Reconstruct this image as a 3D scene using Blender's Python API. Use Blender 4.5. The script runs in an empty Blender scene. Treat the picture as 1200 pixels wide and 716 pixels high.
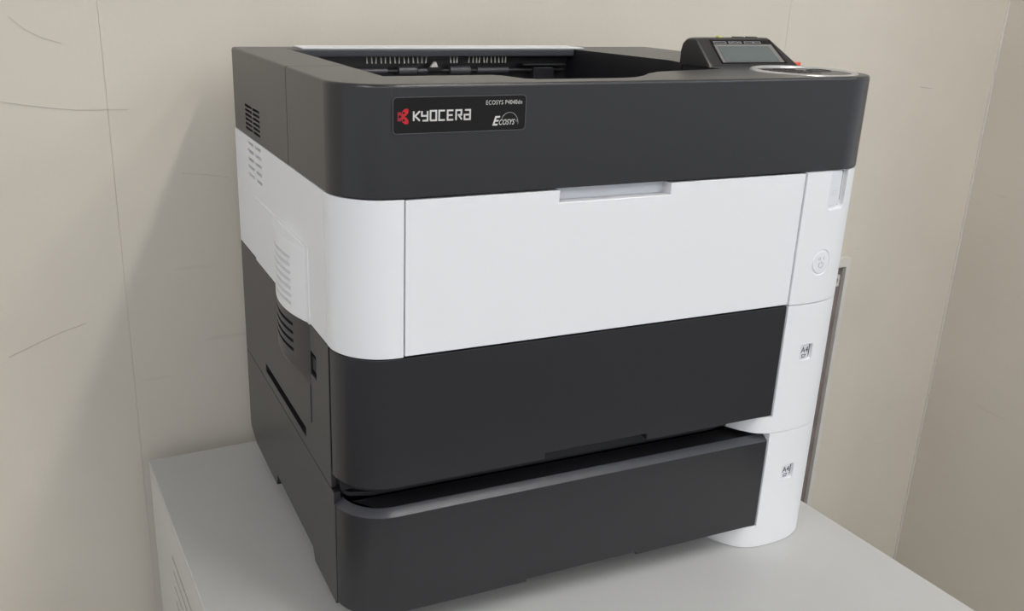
import bpy, bmesh, math, random
from mathutils import Vector, Matrix
random.seed(7)
scene = bpy.context.scene
COL = scene.collection
PI = math.pi

# ------------------------------------------------------------------ camera
CX, CY, CZ = -0.1854, -0.6264, 0.5249
YAW, PIT, ROL = 0.4267, -0.3403, 0.0283
FPX, PPX, PPY = 1105.9, 548.03, 373.67
fw = Vector((math.sin(YAW)*math.cos(PIT), math.cos(YAW)*math.cos(PIT), math.sin(PIT)))
rr = Vector((math.cos(YAW), -math.sin(YAW), 0)); uu = rr.cross(fw)
R2 = rr*math.cos(ROL) + uu*math.sin(ROL); U2 = uu*math.cos(ROL) - rr*math.sin(ROL)
cam = bpy.data.cameras.new('camera'); co = bpy.data.objects.new('camera', cam); COL.objects.link(co)
co.matrix_world = Matrix(((R2.x, U2.x, -fw.x, CX), (R2.y, U2.y, -fw.y, CY), (R2.z, U2.z, -fw.z, CZ), (0, 0, 0, 1)))
cam.sensor_fit = 'HORIZONTAL'; cam.sensor_width = 36; cam.lens = FPX*36/1200
cam.shift_x = (600-PPX)/1200; cam.shift_y = (PPY-358)/1200
cam.clip_start = 0.01
scene.camera = co

# ------------------------------------------------------------------ world, exposure
W = bpy.data.worlds.new('World'); scene.world = W; W.use_nodes = True
bg = W.node_tree.nodes['Background']
bg.inputs[0].default_value = (0.93, 0.96, 1.0, 1); bg.inputs[1].default_value = 0.8
scene.view_settings.view_transform = 'Standard'; scene.view_settings.look = 'None'
scene.view_settings.exposure = 0.0; scene.view_settings.gamma = 1.0
scene.view_settings.use_curve_mapping = False
LAMP = 41.5          # radiance of the ceiling diffusers
LAMPS = [(0.66, -0.75), (2.45, -1.6), (-1.45, -1.3), (-0.5, -3.0), (1.3, -2.4), (2.9, -3.3), (-2.3, -3.0)]
CEIL, FLOOR = 1.93, -0.74

# ------------------------------------------------------------------ materials
def mat(name, col, rough=0.5, spec=0.5, metal=0.0, bump=0.0, bscale=400, var=0.0, vscale=6, coat=0.0, emit=None, estr=0, bdist=0.0004):
    m = bpy.data.materials.new(name); m.use_nodes = True
    nt = m.node_tree; b = nt.nodes['Principled BSDF']
    b.inputs['Base Color'].default_value = (*col, 1); b.inputs['Roughness'].default_value = rough
    b.inputs['Specular IOR Level'].default_value = spec; b.inputs['Metallic'].default_value = metal
    b.inputs['Coat Weight'].default_value = coat
    tc = nt.nodes.new('ShaderNodeTexCoord')
    if bump:
        n = nt.nodes.new('ShaderNodeTexNoise'); n.inputs['Scale'].default_value = bscale; n.inputs['Detail'].default_value = 3
        bp = nt.nodes.new('ShaderNodeBump'); bp.inputs['Strength'].default_value = bump; bp.inputs['Distance'].default_value = bdist
        nt.links.new(tc.outputs['Object'], n.inputs['Vector']); nt.links.new(n.outputs['Fac'], bp.inputs['Height'])
        nt.links.new(bp.outputs['Normal'], b.inputs['Normal'])
    if var:
        n = nt.nodes.new('ShaderNodeTexNoise'); n.inputs['Scale'].default_value = vscale; n.inputs['Detail'].default_value = 5
        r = nt.nodes.new('ShaderNodeValToRGB')
        r.color_ramp.elements[0].position = .3; r.color_ramp.elements[1].position = .7
        r.color_ramp.elements[0].color = (*[c*(1-var) for c in col], 1); r.color_ramp.elements[1].color = (*[min(1, c*(1+var)) for c in col], 1)
        nt.links.new(tc.outputs['Object'], n.inputs['Vector']); nt.links.new(n.outputs['Fac'], r.inputs['Fac'])
        nt.links.new(r.outputs['Color'], b.inputs['Base Color'])
    if emit:
        b.inputs['Emission Color'].default_value = (*emit, 1); b.inputs['Emission Strength'].default_value = estr
    return m
M = {}
M['dark'] = mat('dark_plastic', (0.0145, 0.014, 0.0168), 0.31, 0.6, bump=.08, bscale=900)
M['dark'].node_tree.nodes['Principled BSDF'].inputs['Sheen Weight'].default_value = .05
M['dark'].node_tree.nodes['Principled BSDF'].inputs['Sheen Roughness'].default_value = .3
M['darkrec'] = mat('black_plastic', (0.012, 0.012, 0.014), 0.5, 0.4)
M['satin'] = mat('satin_grey_plastic', (0.042, 0.043, 0.052), 0.36, 0.5, bump=.15, bscale=1500)
M['white'] = mat('white_plastic', (0.775, 0.78, 0.80), 0.42, 0.5, bump=.06, bscale=900)
M['white2'] = mat('white_insert_plastic', (0.70, 0.72, 0.76), 0.5, 0.4)
M['silver'] = mat('silver_plastic', (0.62, 0.63, 0.65), 0.28, 0.5, metal=.75)
M['plate'] = mat('gloss_black_plate', (0.008, 0.0072, 0.007), 0.22, 0.22)
M['print'] = mat('white_print', (0.62, 0.60, 0.58), 0.5, 0.3)
M['red'] = mat('red_print', (0.50, 0.016, 0.026), 0.5, 0.3)
M['red2'] = mat('dull_red_print', (0.33, 0.02, 0.035), 0.5, 0.3)
M['ink'] = mat('dark_ink', (0.06, 0.06, 0.065), 0.6, 0.2)
M['grayprint'] = mat('grey_print', (0.30, 0.30, 0.32), 0.5, 0.3)
M['rimgrey'] = mat('plate_rim', (0.10, 0.10, 0.105), 0.4, 0.5)
M['symbolgrey'] = mat('embossed_symbol', (0.50, 0.51, 0.54), 0.5, 0.4)
M['lcd'] = mat('lcd_glass', (0.105, 0.125, 0.125), 0.18, 0.5)
M['lcdframe'] = mat('lcd_surround', (0.17, 0.165, 0.155), 0.3, 0.5)
M['orange'] = mat('orange_red_key', (0.75, 0.10, 0.05), 0.35, 0.5)
M['led'] = mat('yellow_green_led', (0.65, 0.70, 0.10), 0.3, 0.5)
M['rubber'] = mat('black_rubber', (0.015, 0.015, 0.015), 0.7, 0.3)
M['roller'] = mat('grey_roller', (0.045, 0.045, 0.052), 0.4, 0.5)
M['tuft'] = mat('brush_fibre', (0.55, 0.52, 0.46), 0.5, 0.4)
M['steel'] = mat('painted_steel', (0.455, 0.455, 0.447), 0.38, 0.5, bump=.12, bscale=260, var=.02, vscale=9)
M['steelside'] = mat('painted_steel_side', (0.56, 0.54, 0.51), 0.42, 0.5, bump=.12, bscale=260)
M['seamdark'] = mat('slot_black', (0.02, 0.02, 0.02), 0.8, 0.2)
M['boxwhite'] = mat('off_white_plastic', (0.62, 0.60, 0.57), 0.5, 0.4)
M['boxback'] = mat('shaded_brown_grey_board', (0.20, 0.165, 0.155), 0.6, 0.3, var=.2, vscale=30)
M['scuff'] = mat('scuff', (0.46, 0.43, 0.385), 0.8, 0.2)
M['ceil'] = mat('ceiling_board', (0.72, 0.71, 0.68), 0.9, 0.2)
M['floor'] = mat('office_carpet_tile', (0.21, 0.21, 0.205), 0.95, 0.1, bump=.4, bscale=300, var=.2, vscale=40)
M['diff'] = mat('lamp_diffuser', (0.8, 0.8, 0.8), 0.5, 0.3, emit=(1.0, 0.975, 0.94), estr=LAMP)
M['diffcool'] = mat('cool_lamp_diffuser', (0.8, 0.8, 0.8), 0.5, 0.3, emit=(0.88, 0.95, 1.0), estr=LAMP*.82)
M['difffill'] = mat('fill_lamp_diffuser', (0.8, 0.8, 0.8), 0.5, 0.3, emit=(0.965, 0.98, 1.0), estr=LAMP*1.12)  # for the added fill lamps on the left, tinted bluish
M['housing'] = mat('lamp_housing', (0.75, 0.75, 0.74), 0.5, 0.4)

def wall_mat():
    m = mat('vinyl_wallpaper', (0.56, 0.525, 0.465), 0.62, 0.25)
    nt = m.node_tree; b = nt.nodes['Principled BSDF']; tc = nt.nodes['Texture Coordinate']
    # blotchy tone
    n = nt.nodes.new('ShaderNodeTexNoise'); n.inputs['Scale'].default_value = 5; n.inputs['Detail'].default_value = 6
    r = nt.nodes.new('ShaderNodeValToRGB'); r.color_ramp.elements[0].position = .35; r.color_ramp.elements[1].position = .65
    r.color_ramp.elements[0].color = (0.600, 0.556, 0.484, 1); r.color_ramp.elements[1].color = (0.630, 0.586, 0.512, 1)
    nt.links.new(tc.outputs['Object'], n.inputs['Vector']); nt.links.new(n.outputs['Fac'], r.inputs['Fac'])
    # thin faint scratches: stretched noise threshold
    mp = nt.nodes.new('ShaderNodeMapping'); mp.inputs['Scale'].default_value = (3, 3, 46); mp.inputs['Rotation'].default_value = (0, 0.12, 0)
    n2 = nt.nodes.new('ShaderNodeTexNoise'); n2.inputs['Scale'].default_value = 2.2; n2.inputs['Detail'].default_value = 2
    r2 = nt.nodes.new('ShaderNodeValToRGB')
    e = r2.color_ramp.elements; e[0].position = .715; e[0].color = (0, 0, 0, 1); e[1].position = .735; e[1].color = (1, 1, 1, 1)
    nt.links.new(tc.outputs['Object'], mp.inputs['Vector']); nt.links.new(mp.outputs['Vector'], n2.inputs['Vector']); nt.links.new(n2.outputs['Fac'], r2.inputs['Fac'])
    mx = nt.nodes.new('ShaderNodeMix'); mx.data_type = 'RGBA'; mx.inputs['B'].default_value = (0.51, 0.47, 0.41, 1)
    mul = nt.nodes.new('ShaderNodeMath'); mul.operation = 'MULTIPLY'; mul.inputs[1].default_value = .30
    nt.links.new(r2.outputs['Color'], mul.inputs[0]); nt.links.new(mul.outputs[0], mx.inputs['Factor'])
    nt.links.new(r.outputs['Color'], mx.inputs['A']); nt.links.new(mx.outputs['Result'], b.inputs['Base Color'])
    n3 = nt.nodes.new('ShaderNodeTexNoise'); n3.inputs['Scale'].default_value = 220; n3.inputs['Detail'].default_value = 4
    bp = nt.nodes.new('ShaderNodeBump'); bp.inputs['Strength'].default_value = .25; bp.inputs['Distance'].default_value = .0006
    nt.links.new(tc.outputs['Object'], n3.inputs['Vector']); nt.links.new(n3.outputs['Fac'], bp.inputs['Height']); nt.links.new(bp.outputs['Normal'], b.inputs['Normal'])
    return m
M['wall'] = wall_mat()

# ------------------------------------------------------------------ mesh helpers
def box(x0, x1, y0, y1, z0, z1, bm=None):
    bm = bm or bmesh.new()
    v = [bm.verts.new((x, y, z)) for z in (z0, z1) for y in (y0, y1) for x in (x0, x1)]
    for f in ((0, 2, 3, 1), (4, 5, 7, 6), (0, 1, 5, 4), (2, 6, 7, 3), (0, 4, 6, 2), (1, 3, 7, 5)):
        bm.faces.new([v[i] for i in f])
    return bm
def loft(rings, bm=None, caps=True):
    """rings: list of equally long lists of 3-D points"""
    bm = bm or bmesh.new()
    vs = [[bm.verts.new(p) for p in r] for r in rings]
    n = len(rings[0])
    for a, b in zip(vs, vs[1:]):
        for i in range(n):
            bm.faces.new((a[i], a[(i+1) % n], b[(i+1) % n], b[i]))
    if caps:
        bm.faces.new(vs[0][::-1]); bm.faces.new(vs[-1])
    bmesh.ops.recalc_face_normals(bm, faces=bm.faces)
    return bm
def prism(pts, z0, z1, bm=None):
    return loft([[(x, y, z0) for x, y in pts], [(x, y, z1) for x, y in pts]], bm)
def prism_x(pts, x0, x1, bm=None):          # pts = (y, z)
    return loft([[(x0, y, z) for y, z in pts], [(x1, y, z) for y, z in pts]], bm)
def prism_y(pts, y0, y1, bm=None):          # pts = (x, z)
    return loft([[(x, y0, z) for x, z in pts], [(x, y1, z) for x, z in pts]], bm)
def arc(cx, cy, r, a0, a1, n):
    return [(cx+r*math.cos(math.radians(a0+(a1-a0)*i/n)), cy+r*math.sin(math.radians(a0+(a1-a0)*i/n))) for i in range(n+1)]
def cyl(c, axis, r, h, n=32, bm=None, r2=None):
    c = Vector(c); ax = Vector(axis).normalized()
    t = Vector((0, 0, 1)) if abs(ax.z) < .9 else Vector((1, 0, 0))
    u = ax.cross(t).normalized(); v = ax.cross(u)
    r2 = r if r2 is None else r2
    ring = lambda rad, d: [tuple(c+ax*d+u*rad*math.cos(2*PI*i/n)+v*rad*math.sin(2*PI*i/n)) for i in range(n)]
    return loft([ring(r, 0), ring(r2, h)], bm)
def torus(c, axis, R, r, n=40, k=8, bm=None):
    bm = bm or bmesh.new()
    c = Vector(c); ax = Vector(axis).normalized()
    t = Vector((0, 0, 1)) if abs(ax.z) < .9 else Vector((1, 0, 0))
    u = ax.cross(t).normalized(); v = ax.cross(u)
    vs = []
    for i in range(n):
        a = 2*PI*i/n; d = u*math.cos(a)+v*math.sin(a)
        vs.append([bm.verts.new(c+d*(R+r*math.cos(2*PI*j/k))+ax*r*math.sin(2*PI*j/k)) for j in range(k)])
    for i in range(n):
        for j in range(k):
            bm.faces.new((vs[i][j], vs[(i+1) % n][j], vs[(i+1) % n][(j+1) % k], vs[i][(j+1) % k]))
    bmesh.ops.recalc_face_normals(bm, faces=bm.faces)
    return bm
def rrect(x0, x1, y0, y1, r, n=5):
    return arc(x1-r, y0+r, r, -90, 0, n)+arc(x1-r, y1-r, r, 0, 90, n)+arc(x0+r, y1-r, r, 90, 180, n)+arc(x0+r, y0+r, r, 180, 270, n)
def to_mesh(bm, name):
    bmesh.ops.recalc_face_normals(bm, faces=bm.faces)
    me = bpy.data.meshes.new(name); bm.to_mesh(me); bm.free(); return me
def set_parent(o, parent):
    if parent is not None:
        o.parent = parent; o.matrix_parent_inverse = parent.matrix_world.inverted()
def obj(name, bm, m, parent=None, cuts=(), bevel=0.0, seg=2, smooth=35, mw=None, label=None):
    """one mesh object; cuts are subtracted, edges bevelled; everything baked to plain mesh data"""
    me = to_mesh(bm, name)
    o = bpy.data.objects.new(name, me); COL.objects.link(o)
    if cuts or bevel:
        tmp = []
        for cb in cuts:
            cm = to_mesh(cb, 'cut'); c = bpy.data.objects.new('cut', cm); COL.objects.link(c); tmp.append(c)
            md = o.modifiers.new('b', 'BOOLEAN'); md.operation = 'DIFFERENCE'; md.solver = 'EXACT'; md.object = c
        if bevel:
            md = o.modifiers.new('bev', 'BEVEL'); md.width = bevel; md.segments = seg; md.limit_method = 'ANGLE'; md.angle_limit = math.radians(38)
        bpy.context.view_layer.update()
        dg = bpy.context.evaluated_depsgraph_get()
        nm = bpy.data.meshes.new_from_object(o.evaluated_get(dg))
        o.modifiers.clear(); o.data = nm; nm.name = name; bpy.data.meshes.remove(me); me = nm
        for c in tmp:
            cm = c.data; bpy.data.objects.remove(c); bpy.data.meshes.remove(cm)
    me.materials.clear(); me.materials.append(M[m])
    if smooth:
        me.polygons.foreach_set('use_smooth', [True]*len(me.polygons)); me.set_sharp_from_angle(angle=math.radians(smooth))
        if cuts or bevel:
            md = o.modifiers.new('wn', 'WEIGHTED_NORMAL'); md.keep_sharp = True; md.weight = 100; md.mode = 'FACE_AREA'
            bpy.context.view_layer.update()
            nm = bpy.data.meshes.new_from_object(o.evaluated_get(bpy.context.evaluated_depsgraph_get()))
            o.modifiers.clear(); o.data = nm; nm.name = name; bpy.data.meshes.remove(me); me = nm
    if mw is not None: o.matrix_world = mw
    set_parent(o, parent)
    if label: o['label'] = label
    return o
def thing(name, label, cat, loc, group=None, rotz=0):
    o = bpy.data.objects.new(name, None); COL.objects.link(o); o.empty_display_size = .1
    o.location = loc; o.rotation_euler = (0, 0, rotz); o['label'] = label; o['category'] = cat
    if group: o['group'] = group
    bpy.context.view_layer.update()
    return o
def tag(o, label, cat, group=None):
    o['label'] = label; o['category'] = cat
    if group: o['group'] = group
def struct(name, bm, m, mw=None, **k):
    o = obj(name, bm, m, mw=mw, **k); o['kind'] = 'structure'; return o
def text_mesh(body, size, shear=0.0, offset=0.0, extrude=0.0001, spacing=1.0):
    cu = bpy.data.curves.new('t', 'FONT'); cu.body = body; cu.size = size; cu.shear = shear; cu.offset = offset; cu.extrude = extrude
    cu.space_character = spacing; cu.resolution_u = 4
    t = bpy.data.objects.new('t', cu); COL.objects.link(t); bpy.context.view_layer.update()
    me = bpy.data.meshes.new_from_object(t.evaluated_get(bpy.context.evaluated_depsgraph_get()))
    bpy.data.objects.remove(t); bpy.data.curves.remove(cu); return me
def text_on(name, body, size, mw, m, parent, width=None, height=None, **k):
    me = text_mesh(body, size, **k); bm = bmesh.new(); bm.from_mesh(me); bpy.data.meshes.remove(me)
    xs = [v.co.x for v in bm.verts]; ys = [v.co.y for v in bm.verts]
    sx = width/(max(xs)-min(xs)) if width else 1; sy = height/(max(ys)-min(ys)) if height else sx
    x0, y0 = min(xs), min(ys)
    for v in bm.verts: v.co.x = (v.co.x-x0)*sx; v.co.y = (v.co.y-y0)*sy
    bm.transform(mw)
    return obj(name, bm, m, parent, smooth=0)
def stroke(pts, w, z=0.0001, bm=None, closed=False):
    """a flat polyline stroke of width w in the xy plane, mitred, thickness 2z"""
    bm = bm or bmesh.new(); n = len(pts); L = []; Rr = []
    P = [Vector(p) for p in pts]
    for i in range(n):
        if closed: a, b = P[i-1], P[(i+1) % n]
        else: a, b = P[max(0, i-1)], P[min(n-1, i+1)]
        d1 = (P[i]-a).normalized() if (P[i]-a).length > 1e-9 else (b-P[i]).normalized()
        d2 = (b-P[i]).normalized() if (b-P[i]).length > 1e-9 else d1
        nn = Vector((-(d1.y+d2.y), d1.x+d2.x)); nn.normalize()
        k = 1/max(.4, nn.dot(Vector((-d1.y, d1.x))))
        L.append(P[i]+nn*w/2*k); Rr.append(P[i]-nn*w/2*k)
    lo = [[bm.verts.new((p.x, p.y, s)) for p in q] for s in (-z, z) for q in (L, Rr)]
    a, b, c, d = lo
    rng = range(n if closed else n-1)
    for i in rng:
        j = (i+1) % n
        bm.faces.new((c[i], c[j], d[j], d[i])); bm.faces.new((a[i], b[i], b[j], a[j]))
        bm.faces.new((a[i], a[j], c[j], c[i])); bm.faces.new((b[i], d[i], d[j], b[j]))
    if not closed:
        bm.faces.new((a[0], c[0], d[0], b[0])); bm.faces.new((a[-1], b[-1], d[-1], c[-1]))
    return bm
FRONT = lambda x, y, z: Matrix(((1, 0, 0, x), (0, 0, -1, y), (0, 1, 0, z), (0, 0, 0, 1)))   # local xy -> world x,z facing -y

# ------------------------------------------------------------------ the room
CR = 0.046                                        # walls and cabinet stand turned by this against the printer
YW = 0.440                                        # wall plane where x = 0
RM = Matrix.Translation((0, YW, 0)) @ Matrix.Rotation(CR, 4, 'Z')   # wall frame: x along the wall, +y into the wall
XCOR = 1.2805
wb = struct('wall_back', box(-3.0, XCOR-.002, .0006, .12, FLOOR, CEIL), 'wall', RM)
edges = [-2.88, -1.96, -1.04, -0.1205, 0.8065, XCOR]
for a, b in zip(edges, edges[1:]):
    obj('wallpaper_panel', box(a+.0002, b-.0002, 0, .0008, FLOOR, CEIL), 'wall', wb, mw=RM, bevel=.0002 if b < XCOR else .0006, seg=2)
struct('wall_right', box(XCOR, XCOR+.5, -.40, .12, FLOOR, CEIL), 'wall', RM, bevel=.003)
struct('floor', box(-3.2, 4.4, -4.2, 1.3, FLOOR-.05, FLOOR), 'floor')
struct('ceiling', box(-3.2, 4.4, -4.2, 1.3, CEIL, CEIL+.05), 'ceil')
trim = struct('trim_1', box(XCOR-.0030, XCOR+.0001, -.0030, .0005, FLOOR, CEIL), 'boxwhite', RM, bevel=.001)

# scuffs on the wallpaper: thin smears (wall frame x, z)
def scuff(pts, w):
    bm = stroke(pts, w, .00025)
    obj('scuff_mark', bm, 'scuff', wb, mw=RM @ FRONT(0, -.0002, 0), smooth=0)
scuff([(-.203, .484), (-.190, .472), (-.175, .464), (-.158, .459)], .0007)
scuff([(-.245, .135), (-.215, .147), (-.190, .156), (-.165, .163)], .0006)
scuff([(-.246, .408), (-.190, .398), (-.150, .393), (-.10, .392)], .0004)
scuff([(1.105, .390), (1.125, .388), (1.135, .387)], .0012)
scuff([(-.05, .322), (-.02, .318), (0.0, .314)], .0004)

# ceiling lamps; all beyond the printer lamp and its right neighbour are added fill
for i, (lx, ly) in enumerate(LAMPS):
    where = ['above the printer', 'right of the printer lamp', 'added fill left of the printer lamp', 'added fill, left of the two behind the photographer', 'added fill, right of the two behind the photographer', 'added fill in the far right corner', 'added fill in the far left corner'][i]
    t = thing('ceiling_lamp', 'long white ceiling lamp with glowing diffuser, '+where, 'ceiling lamp', (lx, ly, CEIL-.06), 'ceiling lamps of the office')
    obj('housing', box(lx-.075, lx+.075, ly-.63, ly+.63, CEIL-.045, CEIL), 'housing', t, bevel=.004)
    obj('diffuser', box(lx-.05, lx+.05, ly-.61, ly+.61, CEIL-.06, CEIL-.046), 'diffcool' if lx > 2 else 'difffill' if lx < -1 else 'diff', t, bevel=.004)

# ------------------------------------------------------------------ steel cabinet (own frame: x along wall, y=0 at its back edge, -y to the front)
CM = Matrix.Translation((0, 0.407, 0)) @ Matrix.Rotation(CR, 4, 'Z')
CX0, CX1, CDEP = -0.1165, 0.5164, 0.62
cab = thing('steel_cabinet', 'light grey painted steel cabinet carrying the printer, slotted side', 'cabinet', CM @ Vector((.2, -.3, FLOOR)))
obj('top_panel', box(CX0, CX1, -CDEP, 0, -.0050, 0), 'steel', cab, mw=CM, bevel=.0016, seg=3)
slots = []
for i in range(8):
    z = -.0515-i*.0192
    slots.append(prism_x(rrect(-.235, -.125, z-.0027, z+.0027, .0026, 3), CX0-.01, CX0+.03))
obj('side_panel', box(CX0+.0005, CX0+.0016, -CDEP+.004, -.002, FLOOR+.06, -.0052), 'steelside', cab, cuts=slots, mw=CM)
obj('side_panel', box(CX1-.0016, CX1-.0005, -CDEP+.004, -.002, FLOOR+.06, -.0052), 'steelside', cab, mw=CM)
obj('body', box(CX0+.012, CX1-.0018, -CDEP+.022, -.002, FLOOR+.06, -.0052), 'seamdark', cab, mw=CM)
for k, (z0, z1) in enumerate(((-.235, -.026), (-.455, -.24), (-.675, -.46))):
    dr = obj('drawer', box(CX0+.003, CX1-.003, -CDEP, -CDEP+.02, z0, z1), 'steel', cab, mw=CM, bevel=.002)
    obj('handle', box(.12, .28, -CDEP-.012, -CDEP, (z0+z1)/2-.01, (z0+z1)/2+.01), 'silver', dr, mw=CM, bevel=.003)
obj('plinth', box(CX0+.012, CX1-.012, -CDEP+.05, -.006, FLOOR, FLOOR+.06), 'seamdark', cab, mw=CM)

# ------------------------------------------------------------------ wall fixture right of the printer (wall frame)
t = thing('wall_box', 'narrow off-white plastic frame on the wall behind printer, brown inside, darkened as if in shade', 'wall frame', RM @ Vector((.93, 0, -.46)))
bx0, bx1, bt, bb = .848, 1.002, .122, -.46
obj('frame', box(bx0, bx1, -.012, -.0002, bb, bt), 'boxwhite', t, cuts=[box(bx0+.012, bx1-.009, -.04, -.004, bb+.012, bt-.016)], mw=RM, bevel=.0012)
obj('back_board', box(bx0+.0125, bx1-.0095, -.0052, -.0042, bb+.0125, bt-.0165), 'boxback', t, mw=RM)  # board colour darkened to carry the printer's shade
tab = obj('hook_tab', box(.957, .9825, -.012, -.0055, .074, .094), 'boxwhite', t, cuts=[cyl((.974, -.03, .084), (0, 1, 0), .005, .05, 20)], mw=RM, bevel=.0015)
obj('screw', cyl((.974, -.0105, .03), (0, 1, 0), .003, .005, 16), 'silver', t, mw=RM)

# ------------------------------------------------------------------ printer outlines
W_, D_ = 0.50, 0.385
RL = 0.042
# plan curve of the white right front column, left to right
CPTS = [(.3835, .0400), (.3850, .0320), (.3900, .0200), (.3965, .0100), (.4055, .0005), (.4165, -.0040), (.4300, -.0055), (.4450, -.0056), (.4570, -.0041), (.4680, -.0007), (.4790, .0057), (.4875, .0145), (.4928, .0260), (.4948, .0400), (.4950, .0550)]
def catmull(P, n=5):
    out = []
    for i in range(len(P)-1):
        p0, p1, p2, p3 = P[max(i-1, 0)], P[i], P[i+1], P[min(i+2, len(P)-1)]
        for k in range(n):
            t = k/n
            out.append(tuple(.5*(2*p1[j]+(p2[j]-p0[j])*t+(2*p0[j]-5*p1[j]+4*p2[j]-p3[j])*t*t+(3*p1[j]-p0[j]-3*p2[j]+p3[j])*t**3) for j in (0, 1)))
    return out+[P[-1]]
CCUR = [(x+.001+.0042*min(1, max(0, (x-.450)/.030)), y+.0027) for x, y in catmull(CPTS)]
H4, H3, H2B, H1T, H1B, HS, HT = 0.379, 0.2565, 0.145, 0.119, 0.025, 0.130, 0.459
def arc_y(x):
    for p, q in zip(CCUR, CCUR[1:]):
        if p[0] <= x <= q[0]: return p[1]+(q[1]-p[1])*(x-p[0])/(q[0]-p[0])
    return CCUR[-1][1]

printer = thing('laser_printer', 'dark grey and white laser printer stacked on a paper feeder', 'printer', (.25, .19, HS))
# --- core that closes the gaps
obj('inner_frame', box(.006, .49, .034, .38, HS+.002, .405), 'darkrec', printer, cuts=[box(.418, .6, -.1, .07, 0, 1)])

# --- dark top cover: front part and rear part with a fine joint between them
def band_outline(x0=0.0, inset=0.0):
    i = inset
    return arc(RL, RL, RL-i, 180, 270, 14) + arc(.458, .045, .045-i, -90, 0, 18) + arc(.503-.006, D_-.006, .006-i, 0, 90, 3) + arc(.006, D_-.006, .006-i, 90, 180, 3)
opening = [(.050, .352), (.052, .0585), (.140, .0585), (.147, .053), (.154, .027), (.162, .0215), (.236, .0215), (.252, .026), (.268, .038), (.283, .054), (.30, .0665), (.32, .073), (.385, .088), (.388, .145), (.397, .185), (.374, .352)]
ROUND = [(0, 0.0028), (.0004, .0012), (.0012, .0004), (.0028, 0)]        # small soft top edge
def band_bm():
    rings = [[(x, y, H4) for x, y in band_outline()]]
    for dz, ins in reversed(ROUND):
        rings.append([(x, y, HT-dz) for x, y in band_outline(inset=ins)])
    return loft(rings)
YJ = .1515
cut_open = lambda: prism(opening, .408, .50)
groove = [(-.01, YJ), (.6, YJ)]
vents = []
for i in range(6):
    z = .4080-i*.00435
    for (a, b) in ((.2595, .2885), (.2935, .3245)):
        vents.append(box(-.01, .004, a, b, z-.0012, z+.0012))
allv = bmesh.new()
for v in vents:
    m_ = bpy.data.meshes.new('v'); v.to_mesh(m_); allv.from_mesh(m_); bpy.data.meshes.remove(m_); v.free()
def slots_bm(specs, x0, x1):
    bm = bmesh.new()
    for (a, b, z0, z1) in specs: box(x0, x1, a, b, z0, z1, bm)
    return bm
front_cover = obj('top_cover', band_bm(), 'dark', printer, cuts=[cut_open(), box(-.1, .7, YJ, .6, .3, .6)], bevel=.0006)
rear_cover = obj('rear_top_cover', band_bm(), 'dark', printer, cuts=[cut_open(), box(-.1, .7, -.1, YJ+.0007, .3, .6), box(.05, .375, .335, .352, .3, .4515), allv], bevel=.0006)
# rear exit: lip, white strip on top, dark hollow behind
obj('exit_lip', box(.0505, .3745, .335, .3515, .4518, .4590), 'satin', printer, bevel=.0012)
obj('rear_cover_strip', box(.064, .392, .343, .384, .4591, .4604), 'white', printer, bevel=.0005)
obj('tray_floor', loft([[(x, .024, .4085), (x, .33, .4085), (x, .33, .4095), (x, .20, .418), (x, .06, .4445), (x, .024, .4445)] for x in (.053, .372)]), 'dark', printer, cuts=[box(.0, .15, .0, .06, .3, .6), box(.25, .6, .0, .085, .3, .6)])
# exit rollers, flags and guide
obj('roller_shaft', cyl((.056, .344, .4365), (1, 0, 0), .0022, .31, 12), 'darkrec', printer)
for (a, b, rad) in ((.108, .154, .0034), (.1665, .1868, .0050), (.1885, .200, .0030), (.2255, .2490, .0050), (.2580, .2960, .0036)):
    obj('exit_roller', cyl((a, .344, .4365), (1, 0, 0), rad, b-a, 20), 'roller', printer)
obj('paper_flag', prism_y([(.2020, .4405), (.2110, .4405), (.2085, .4462), (.2062, .4462)], .340, .343), 'boxwhite', printer, bevel=.0004)
obj('flag_arm', box(.199, .215, .3405, .346, .4372, .4405), 'darkrec', printer)
obj('exit_guide', box(.312, .366, .3375, .352, .4415, .4435), 'darkrec', printer, bevel=.0006)
obj('guide_block', box(.326, .352, .339, .352, .4085, .4395), 'dark', printer, bevel=.001)
pin = None
for px in [.1310+.0051*i for i in range(14)] + [.2250, .2290, .2330, .2475, .2520, .2560, .2600, .2645, .2690, .2735, .2780, .2825, .2870, .2915]:
    if pin is None:
        bm = cyl((0, 0, 0), (0, 0, -1), .00045, .0072, 6, r2=.00075)
        pin = obj('brush_tuft', bm, 'tuft'); o = pin
    else:
        o = pin.copy(); COL.objects.link(o)
    o.location = (px, .3405, .4520); o.rotation_euler = (0, random.uniform(-.12, .12), 0)
    bpy.context.view_layer.update(); set_parent(o, printer)

# --- control panel: tilted display hump, round key pad at the corner
hx0, hx1 = .383, .489
side = [(.150, .4580), (.150, .472), (.1475, .4790), (.143, .4825), (.138, .4838), (.130, .4838), (.127, .4825), (.1035, .4618), (.1015, .4585)]   # (y, z)
def hump_ring(x, k):   # k shrinks the profile towards its base for the soft left and right ends
    return [(x, .125+(y-.125)*k, .458+(z-.458)*(k if k < 1 else 1)) for y, z in side]
hump = obj('display_housing', loft([hump_ring(hx0, .93), hump_ring(hx0+.002, .98), hump_ring(hx0+.006, 1), hump_ring(.466, 1)] + [[(x+.019*(1-(z-.458)/.026), y, z) for x, y, z in hump_ring(.470, 1)]]), 'dark', printer, bevel=.0008)
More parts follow.
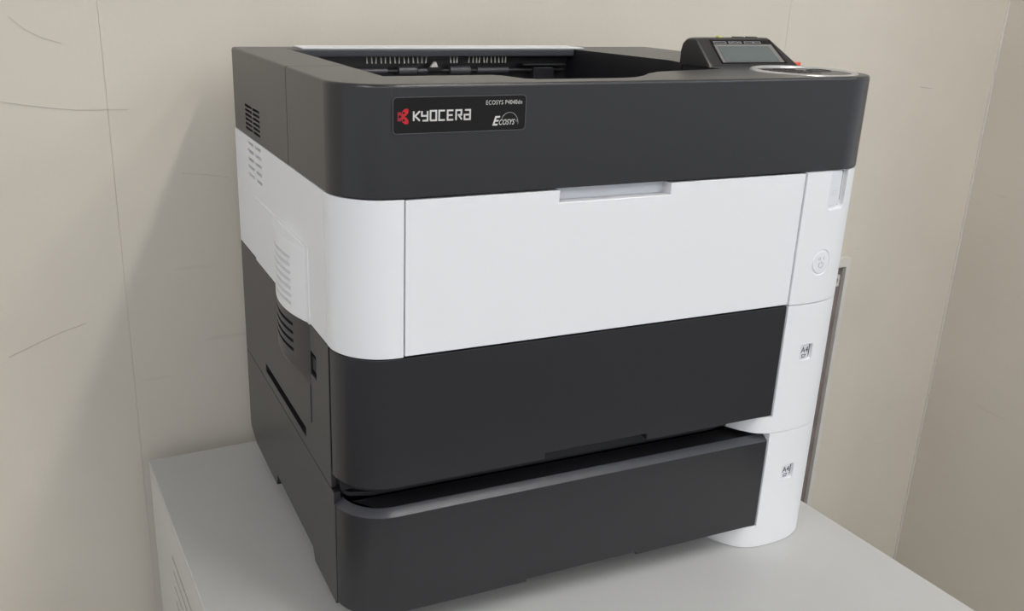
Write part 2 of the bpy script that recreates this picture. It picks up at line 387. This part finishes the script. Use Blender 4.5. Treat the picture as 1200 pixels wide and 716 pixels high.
# sloping face frame: origin at lower left of the face
p0 = Vector((hx0, .1035, .4618)); p1 = Vector((hx0, .127, .4825)); up = (p1-p0).normalized(); rt = Vector((1, 0, 0)); nn = rt.cross(up)
FACE = Matrix(((rt.x, up.x, nn.x, p0.x), (rt.y, up.y, nn.y, p0.y), (rt.z, up.z, nn.z, p0.z), (0, 0, 0, 1)))
def face_quad(pts, h, z0=-.0005):
    return loft([[(x, y, z0) for x, y in pts], [(x, y, h) for x, y in pts]])
def FP(bm): bm.transform(FACE); return bm
bez = obj('display_bezel', FP(face_quad([(.0150, .0005), (.0930, .0005), (.0870, .0300), (.0150, .0300)], .0006)), 'plate', printer, bevel=.0003)
scr = obj('display_surround', FP(face_quad([(.0165, .0010), (.0890, .0010), (.0845, .0238), (.0165, .0238)], .0010, .0002)), 'lcdframe', bez)
obj('display_screen', FP(face_quad([(.0200, .0014), (.0840, .0014), (.0800, .0210), (.0200, .0210)], .0013, .0006)), 'lcd', bez)
for k, (a, b) in enumerate(((.018, .032), (.0355, .0385), (.040, .046), (.0475, .0500), (.054, .064), (.065, .073))):
    obj('panel_print', FP(stroke([(a, .0253), (a, .0274), (b, .0274), (b, .0253)], .0006, .0001, closed=True)), 'grayprint', bez, mw=Matrix.Translation(nn*.0008), smooth=0)
obj('indicator_light', box(.413, .4165, .131, .136, .4836, .4850), 'led', printer, bevel=.0004)
for a in (.432, .448):
    obj('indicator_ridge', box(a, a+.011, .131, .1365, .4837, .4846), 'darkrec', printer, bevel=.0003)
KC = Vector((.4495, .0530, .4591)); KA = Vector((.0, -.012, 1)).normalized()
KR = Matrix.Translation(KC) @ KA.to_track_quat('Z', 'Y').to_matrix().to_4x4()
def ringpad():
    prof = [(.0405, -.0006), (.0415, .0008), (.0440, .0014), (.0462, .0010), (.0472, .0001), (.0472, -.002), (.0405, -.002)]
    bm = bmesh.new(); n = 64
    vs = [[bm.verts.new((r*math.cos(2*PI*i/n), r*math.sin(2*PI*i/n), z)) for r, z in prof] for i in range(n)]
    for i in range(n):
        for j in range(len(prof)):
            bm.faces.new((vs[i][j], vs[(i+1) % n][j], vs[(i+1) % n][(j+1) % len(prof)], vs[i][(j+1) % len(prof)]))
    bm.transform(KR); return bm
obj('keypad_ring', ringpad(), 'silver', printer, smooth=50)
kp = obj('keypad_dish', (lambda b: (b.transform(KR), b)[1])(cyl((0, 0, -.0018), (0, 0, 1), .0406, .0012, 48)), 'dark', printer, bevel=.0003)
for r in range(4):
    for c in range(3):
        bm = loft([[(x, y, z) for x, y in rrect(-.0055, .0055, -.0035, .0035, .0025, 3)] for z in (-.0008, .0004)])
        bm.transform(KR @ Matrix.Translation((-.026+c*.013, .018-r*.011, 0)))
        obj('key', bm, 'darkrec', kp, bevel=.0003)
for (dx, dy, rad) in ((.022, .004, .0105),):
    bm = torus((dx, dy, -.0004), (0, 0, 1), rad, .0012, 32, 8); bm.transform(KR); obj('cursor_key', bm, 'roller', kp)
bm = loft([[(x, y, z) for x, y in rrect(-.0065, .0055, -.004, .004, .003, 4)] for z in (-.0005, .0030)])
bm.transform(Matrix.Translation((.4965, .1160, .4590)))
obj('stop_key', bm, 'orange', printer, bevel=.0008, label='orange red stop key')

# --- name plate with lettering
NX0, NX1, NZ0, NZ1 = .0375, .1412, .4250, .4505
pl = obj('name_plate', loft([[(x, y, z) for x, z in rrect(NX0, NX1, NZ0, NZ1, .003, 5)] for y in (.0005, -.0008)]), 'plate', printer, bevel=.0003, label='glossy black name plate with logo')
bm = stroke(rrect(NX0+.0002, NX1-.0002, NZ0+.0002, NZ1-.0002, .003, 5), .0004, .0002, closed=True)
obj('plate_rim', bm, 'rimgrey', pl, mw=FRONT(0, -.0009, 0), smooth=0)
# block letters drawn as strokes in a unit cell 1 wide, 1 high
LET = {
 'K': [[(0, 0), (0, 1)], [(.95, 1), (.22, .5), (.95, 0)]],
 'Y': [[(0, 1), (0, .5), (.9, .5)], [(.9, 1), (.9, 0), (.12, 0)]],
 'O': [[(0, 0), (0, 1), (.9, 1), (.9, 0), (-.06, 0)]],
 'C': [[(.9, 1), (0, 1), (0, 0), (.9, 0)]],
 'E': [[(.9, 1), (0, 1), (0, 0), (.9, 0)], [(0, .5), (.8, .5)]],
 'R': [[(0, -.06), (0, 1), (.85, 1), (.85, .5), (.3, .5)], [(.42, .5), (.92, 0)]],
 'A': [[(.05, 1), (.9, 1), (.9, 0), (0, 0), (0, .5), (.9, .5)]]}
lx, lz, lw, lh, lp = .0532, .4340, .0048, .0066, .00655
for ch in 'KYOCERA':
    bm = bmesh.new()
    for st in LET[ch]: stroke([(lx+a*lw, lz+b*lh) for a, b in st], .00118, .00012, bm)
    obj('letter', bm, 'print', pl, mw=FRONT(0, -.00095, 0), smooth=0)
    lx += lp*(.93 if ch == 'K' else 1) if ch != 'C' else lp*.99
# red emblem: an eye-like mark of three lobes around a square, dark eyelets inside
ex, ez = .0447, .4372
def lobes():
    a = [(ex-.0035, ez-.0031), (ex-.0008, ez-.0031), (ex-.0008, ez+.0031), (ex-.0035, ez+.0031)]
    up_ = [(ex-.0008, ez+.0014), (ex+.0003, ez+.0040), (ex+.0020, ez+.0053), (ex+.0040, ez+.0053), (ex+.0046, ez+.0044), (ex+.0044, ez+.0026), (ex+.0030, ez+.0008), (ex+.0012, ez-.0002)]
    dn = [(x, 2*ez-z) for x, z in up_]
    return a, up_, dn
a, u_, d_ = lobes()
flat = lambda pts, t=.00012: loft([[(x, y, -t) for x, y in pts], [(x, y, t) for x, y in pts]])
obj('emblem_lobe', flat(a), 'red2', pl, mw=FRONT(0, -.00095, 0), smooth=0)
obj('emblem_lobe', flat(u_), 'red', pl, mw=FRONT(0, -.00096, 0), smooth=0)
obj('emblem_lobe', flat(d_, .00013), 'red', pl, mw=FRONT(0, -.00096, 0), smooth=0)
obj('emblem_lobe', flat([(ex-.0008, ez+.0016), (ex+.0018, ez), (ex-.0008, ez-.0016)], .00014), 'red', pl, mw=FRONT(0, -.00097, 0), smooth=0)
for (qx, qz, s) in ((-.0018, 0, .0013), (.0010, .0025, .0011), (.0010, -.0025, .0011)):
    obj('emblem_eyelet', flat([(ex+qx-s, ez+qz), (ex+qx, ez+qz-s*.8), (ex+qx+s, ez+qz), (ex+qx, ez+qz+s*.8)], .00017), 'plate', pl, mw=FRONT(0, -.00098, 0), smooth=0)
text_on('model_lettering', 'ECOSYS P4040dn', .004, FRONT(.1088, -.00095, .4438), 'print', pl, width=.0290, height=.0031, spacing=1.14, offset=-.00002)
text_on('series_initial', 'E', .008, FRONT(.1142, -.00095, .4288), 'print', pl, width=.0062, height=.0068, shear=.35, offset=.0002)
text_on('series_lettering', 'COSYS', .006, FRONT(.1196, -.00095, .4291), 'print', pl, width=.0128, height=.0040, shear=.35, offset=.00006, spacing=1.08)
obj('series_arc', stroke([(.1280+.0070*math.cos(math.radians(d)), .4302+.0078*math.sin(math.radians(d))) for d in range(-5, 158, 6)], .00035, .0001), 'grayprint', pl, mw=FRONT(0, -.00095, 0), smooth=0)
bm = torus((.1338, .4318, 0), (0, 0, 1), .0006, .00016, 12, 4); obj('registered_mark', bm, 'grayprint', pl, mw=FRONT(0, -.00095, 0), smooth=0)

# --- white middle: side cover, rounded corner cover, front door, right column
g = .0004
wside_cut = [slots_bm([(a, b, .3720-i*.0079-.0014, .3720-i*.0079+.0014) for i in range(5) for a, b in ((.2615, .2900), (.2945, .3235))], -.01, .012)]
obj('side_cover', box(0, .008, .0465+g, D_, H3, H4-.0010), 'white', printer, cuts=wside_cut, bevel=.0007)
corner_out = [(0, .0465-g)] + arc(RL, RL, RL, 180, 270, 16)[1:] + [(.0475-g, 0), (.0475-g, .03), (.03, .0465-g)]
obj('corner_cover', prism(corner_out, H3-.0006, H4-.0010), 'white', printer, bevel=.0008)
door = obj('front_door', box(.0475+g, .4200-g, -.0004, .03, H3+.0004, H4-.0016), 'white', printer, cuts=[box(.1747, .2782, -.02, .012, .3676, .41)], bevel=.0007)
obj('handle_recess', box(.1749, .2780, .0112, .0125, .3677, H4-.0018), 'white2', door, bevel=.0003)
col_up = [(.4200+g, .10)] + [(.4200+g, arc_y(.4200+g))] + [p for p in CCUR if p[0] > .4215] + [(CCUR[-1][0], .12), (.46, .12)]
def rad_frame(x, z):      # frame on the column surface: local x tangential (right), y up, z outwards
    a = math.atan2(arc_y(x+.004)-arc_y(x-.004), .008)
    n_ = Vector((math.sin(a), -math.cos(a), 0)); tx = Vector((math.cos(a), math.sin(a), 0))
    c = Vector((x, arc_y(x), z))
    return Matrix(((tx.x, 0, n_.x, c.x), (tx.y, 0, n_.y, c.y), (0, 1, 0, c.z), (0, 0, 0, 1)))
def in_frame(bm, F): bm.transform(F); return bm
FS = rad_frame(.4575, .3615)
FB = rad_frame(.4500, .2950)
slotcut = in_frame(loft([[(x, y, z) for x, y in rrect(-.0105, .0125, -.0185, .05, .005, 5)] for z in (-.0045, .02)]), FS)
btncut = in_frame(torus((0, 0, .0002), (0, 0, 1), .0110, .0014, 48, 8), FB)
cu_ = obj('column_cover', prism(col_up, H3+.0002, H4-.0006), 'white', printer, cuts=[slotcut, btncut], bevel=.0006)
obj('slot_insert', in_frame(loft([[(x, y, z) for x, y in rrect(-.0098, .0082, -.0150, .0165, .003, 4)] for z in (-.0050, -.0030)]), FS), 'white2', cu_, bevel=.0004)
obj('slot_gap', in_frame(loft([[(x, y, z) for x, y in [(.0084, .0160), (.0084, -.010), (.0070, -.0148), (.0082, -.0155), (.0100, -.010), (.0100, .0160)]] for z in (-.0045, -.0040)]), FS), 'ink', cu_)
for i in range(3):
    obj('embossed_line', in_frame(box(-.004, .004, -.002-i*.0018, -.0015-i*.0018, -.0032, -.0029), FS), 'boxwhite', cu_)
btn = obj('power_button', in_frame(cyl((0, 0, -.0010), (0, 0, 1), .0100, .0012, 40), FB), 'white', printer, bevel=.0003)
pw = stroke([(.0028*math.cos(math.radians(d)), -.0022+.0028*math.sin(math.radians(d))) for d in range(125, 416, 12)], .0006, .00015); stroke([(0, -.0018), (0, .0015)], .0006, .00015, pw)
stroke([(-.0035, .0048), (-.0035, .0028), (-.0018, .0028), (-.0018, .0048)], .0004, .00015, pw, closed=True); stroke([(.0035, .0052), (.0020, .0038), (.0035, .0024)], .0005, .00015, pw)
obj('power_symbol', in_frame(pw, FB @ Matrix.Translation((0, 0, .00035))), 'symbolgrey', btn, smooth=0)

# --- fan grille: curved swelling on the side, white above and dark below
BY0, BY1 = .0985, .2135
def bulge_pts(s, n=18, x_in=.004, y0=BY0, y1=BY1):
    h = (y1-y0)/2; R = (h*h+s*s)/(2*s); cx = -s+R; cy = (y0+y1)/2; a = math.asin(h/R)
    return [(cx-R*math.cos(-a+2*a*i/n), cy+R*math.sin(-a+2*a*i/n)) for i in range(n+1)] + [(x_in, y1), (x_in, y0)]
def arc_band(s, depth, z0, z1, y0, y1):
    h = (BY1-BY0)/2; R = (h*h+s*s)/(2*s); cx = -s+R; cy = (BY0+BY1)/2
    a0 = math.asin((y0-cy)/R); a1 = math.asin((y1-cy)/R); n = 10
    outer = [(cx-(R+.004)*math.cos(a0+(a1-a0)*i/n), cy+(R+.004)*math.sin(a0+(a1-a0)*i/n)) for i in range(n+1)]
    inner = [(cx-(R-depth)*math.cos(a1+(a0-a1)*i/n), cy+(R-depth)*math.sin(a1+(a0-a1)*i/n)) for i in range(n+1)]
    return prism(outer+inner, z0, z1)
def merge(bms):
    out = bmesh.new()
    for b in bms:
        m_ = bpy.data.meshes.new('m'); b.to_mesh(m_); b.free(); out.from_mesh(m_); bpy.data.meshes.remove(m_)
    return out
SAG = .0105
gp = obj('grille_panel', box(-.0012, .004, .0955, .3010, H3-.0004, .3222), 'white', printer, bevel=.0005)
obj('fan_grille', prism(bulge_pts(SAG), H3-.0006, .3200), 'white', printer, cuts=[merge([arc_band(SAG, .0032, .3060-i*.0068-.0015, .3060-i*.0068+.0015, .128, .2085) for i in range(7)])], bevel=.0006)

# --- dark lower part of the main unit
sl = [box(-.01, .006, .1225, .2840, .1405, .1490), box(-.01, .010, .0815, .0995, .2115, .2320)]
obj('lower_side_panel', box(.0, .008, .0435, D_, HS+.0004, H3-.0006), 'dark', printer, cuts=sl, bevel=.0007)
obj('slot_lining', box(.0062, .0078, .1215, .2850, .139, .150), 'darkrec', printer)
obj('port_hole_lining', box(.0085, .0100, .080, .101, .210, .234), 'darkrec', printer)
obj('port_plug', box(.0015, .0084, .086, .0985, .2150, .2270), 'darkrec', printer, bevel=.0006)
obj('lower_grille_panel', box(-.0006, .004, .1005, .2920, .1640, H3-.0008), 'dark', printer, bevel=.0004)
zs = [(.1990, .0012), (.2010, .0050), (.2050, .0085), (.2100, SAG-.0006), (.2558, SAG-.0006)]
obj('lower_grille', loft([[(x, y, z) for x, y in bulge_pts(s)] for z, s in zs]), 'dark', printer, cuts=[merge([arc_band(SAG-.0006, .0040, .2465-i*.0078-.0015, .2465-i*.0078+.0015, .1270, .2075) for i in range(4)])], bevel=.0004)
obj('right_side_cover', box(.492, W_, .12, D_, HS+.0004, H4-.001), 'white', printer, bevel=.001)
obj('back_cover', box(.008, .492, D_-.006, D_, HS+.001, H4-.001), 'white', printer, bevel=.001)
# paper cassette of the main unit
cas_out = [(0, .0398)] + arc(RL, RL, RL, 180, 270, 16)[1:] + [(.40, 0), (.4198, -.0004), (.4198, .022), (.05, .022), (.022, .05), (.022, .0398)]
cas = obj('paper_cassette', prism(cas_out, H2B, H3-.0012), 'dark', printer, cuts=[box(.1755, .2785, -.02, .016, .10, .1510)], bevel=.0008)
obj('handle_lip', box(.1700, .2840, .0165, .021, H2B+.0005, .158), 'darkrec', cas)
obj('cassette_tray', box(.03, .41, .0225, .0335, H2B+.001, H3-.004), 'darkrec', cas)
obj('base_plinth', prism([(.004, .0430)] + arc(.046, .060, .042, 180, 270, 12)[1:] + [(.383, .018), (.383, .064), (.05, .064)], HS+.0028, H2B-.0006), 'darkrec', printer, bevel=.001)
col_full = CCUR + [(CCUR[-1][0], .118), (.40, .118)]
def column(z0, z1, znotch, parent, fz):
    F = rad_frame(.4490, fz)
    win = in_frame(loft([[(x, y, z) for x, y in rrect(-.0078, .0082, -.0078, .0080, .0022, 4)] for z in (-.0026, .01)]), F)
    c = obj('column_cover', prism(col_full, z0, z1), 'white', parent, cuts=[box(.30, .4203, -.05, .3, znotch, z1+.02), box(.30, .4203, .0385, .3, z0-.01, z1+.02), win], bevel=.0007)
    s = obj('size_dial', in_frame(box(-.0070, .0046, -.0070, .0072, -.0030, -.0014), F), 'white2', c, bevel=.0004, label='paper size dial marked A4')
    obj('dial_gap', in_frame(loft([[(x, y, z) for x, y in [(.0048, .0077), (.0050, -.003), (.0036, -.0066), (.0052, -.0062), (.0064, -.003), (.0066, .0077)]] for z in (-.0026, -.0020)]), F), 'ink', c)
    text_on('size_lettering', 'A4', .006, F @ Matrix.Translation((-.0056, -.0004, -.0012)), 'ink', s, width=.0092, height=.0058)
    obj('orientation_mark', in_frame(stroke([(-.0035, -.0050), (-.0035, -.0024), (.0010, -.0024), (-.0002, -.0050)], .0006, .0001, closed=True), F @ Matrix.Translation((0, 0, -.0012))), 'ink', s, smooth=0)
    return c
column(.1272, H3-.0006, H2B-.0004, printer, .2070)

# ------------------------------------------------------------------ paper feeder below
feeder = thing('paper_feeder', 'low dark grey paper feeder with white corner under the printer', 'paper feeder', (.25, .19, 0))
prof = [(.0368, .0215), (.1040, .0215), (.1110, .0330), (.2520, .0345), (.2560, .0215), (.3560, .0225), (.3840, .0330), (.3850, .0400), (.3850, HS-.0006), (.0368, HS-.0006)]
obj('side_panel', prism_x(prof, .0, .006), 'dark', feeder, bevel=.0007)
obj('right_side_panel', prism_x([(y, z) for y, z in prof if y > .1] + [(.115, HS-.0006)][:0], .494, .4995), 'white', feeder, bevel=.0007)
obj('chassis', box(.0065, .4935, .050, .3840, .0360, HS-.0008), 'darkrec', feeder, cuts=[box(.375, .6, -.1, .119, 0, 1), box(.0, .6, -.1, .0565, H1T-.006, 1)])
obj('front_rail', prism([(.0025, .0480), (.012, .034), (.03, .028), (.378, .028), (.378, .0565), (.0025, .0565)], H1T+.0062, HS-.0010), 'darkrec', feeder, bevel=.0006)
for (fx, fy) in ((.035, .30), (.035, .07), (.46, .30)):
    obj('foot', cyl((fx, fy, 0), (0, 0, 1), .014, .0365, 24), 'rubber', feeder, bevel=.001)
# drawer: rounded front, satin chamfer along the top, greyer to paint the light on its slope
def dro(i, y_back=.034):
    i0 = i
    return [(i0, y_back)] + arc(RL, RL, RL-i0, 180, 270, 16)[1:] + [(.40, i0), (.4196, i0-.0004), (.4196, y_back), (.05, y_back)]
dr = obj('drawer_front', prism(dro(0), H1B, H1T-.0006), 'dark', feeder, cuts=[box(.1640, .2795, -.02, .02, .0, .0276)], bevel=.0006)
ch = [(0.0, H1T-.0006), (0.0006, H1T), (.0080, H1T+.0042), (.0086, H1T+.0036), (.0086, H1T+.0010)]
obj('drawer_chamfer', loft([[(x, y, z) for x, y in dro(i)] for i, z in ch]), 'satin', dr, smooth=20)
obj('drawer_top', prism([(x, y) for x, y in dro(.0090, .0315)], H1T+.0012, H1T+.0020), 'darkrec', dr)
obj('drawer_tray', box(.02, .41, .0345, .0495, .036, H1T-.006), 'darkrec', dr)
column(.0006, .1268, H1B-.0004, feeder, .0805)

# remove leftovers
for me in list(bpy.data.meshes):
    if me.users == 0: bpy.data.meshes.remove(me)
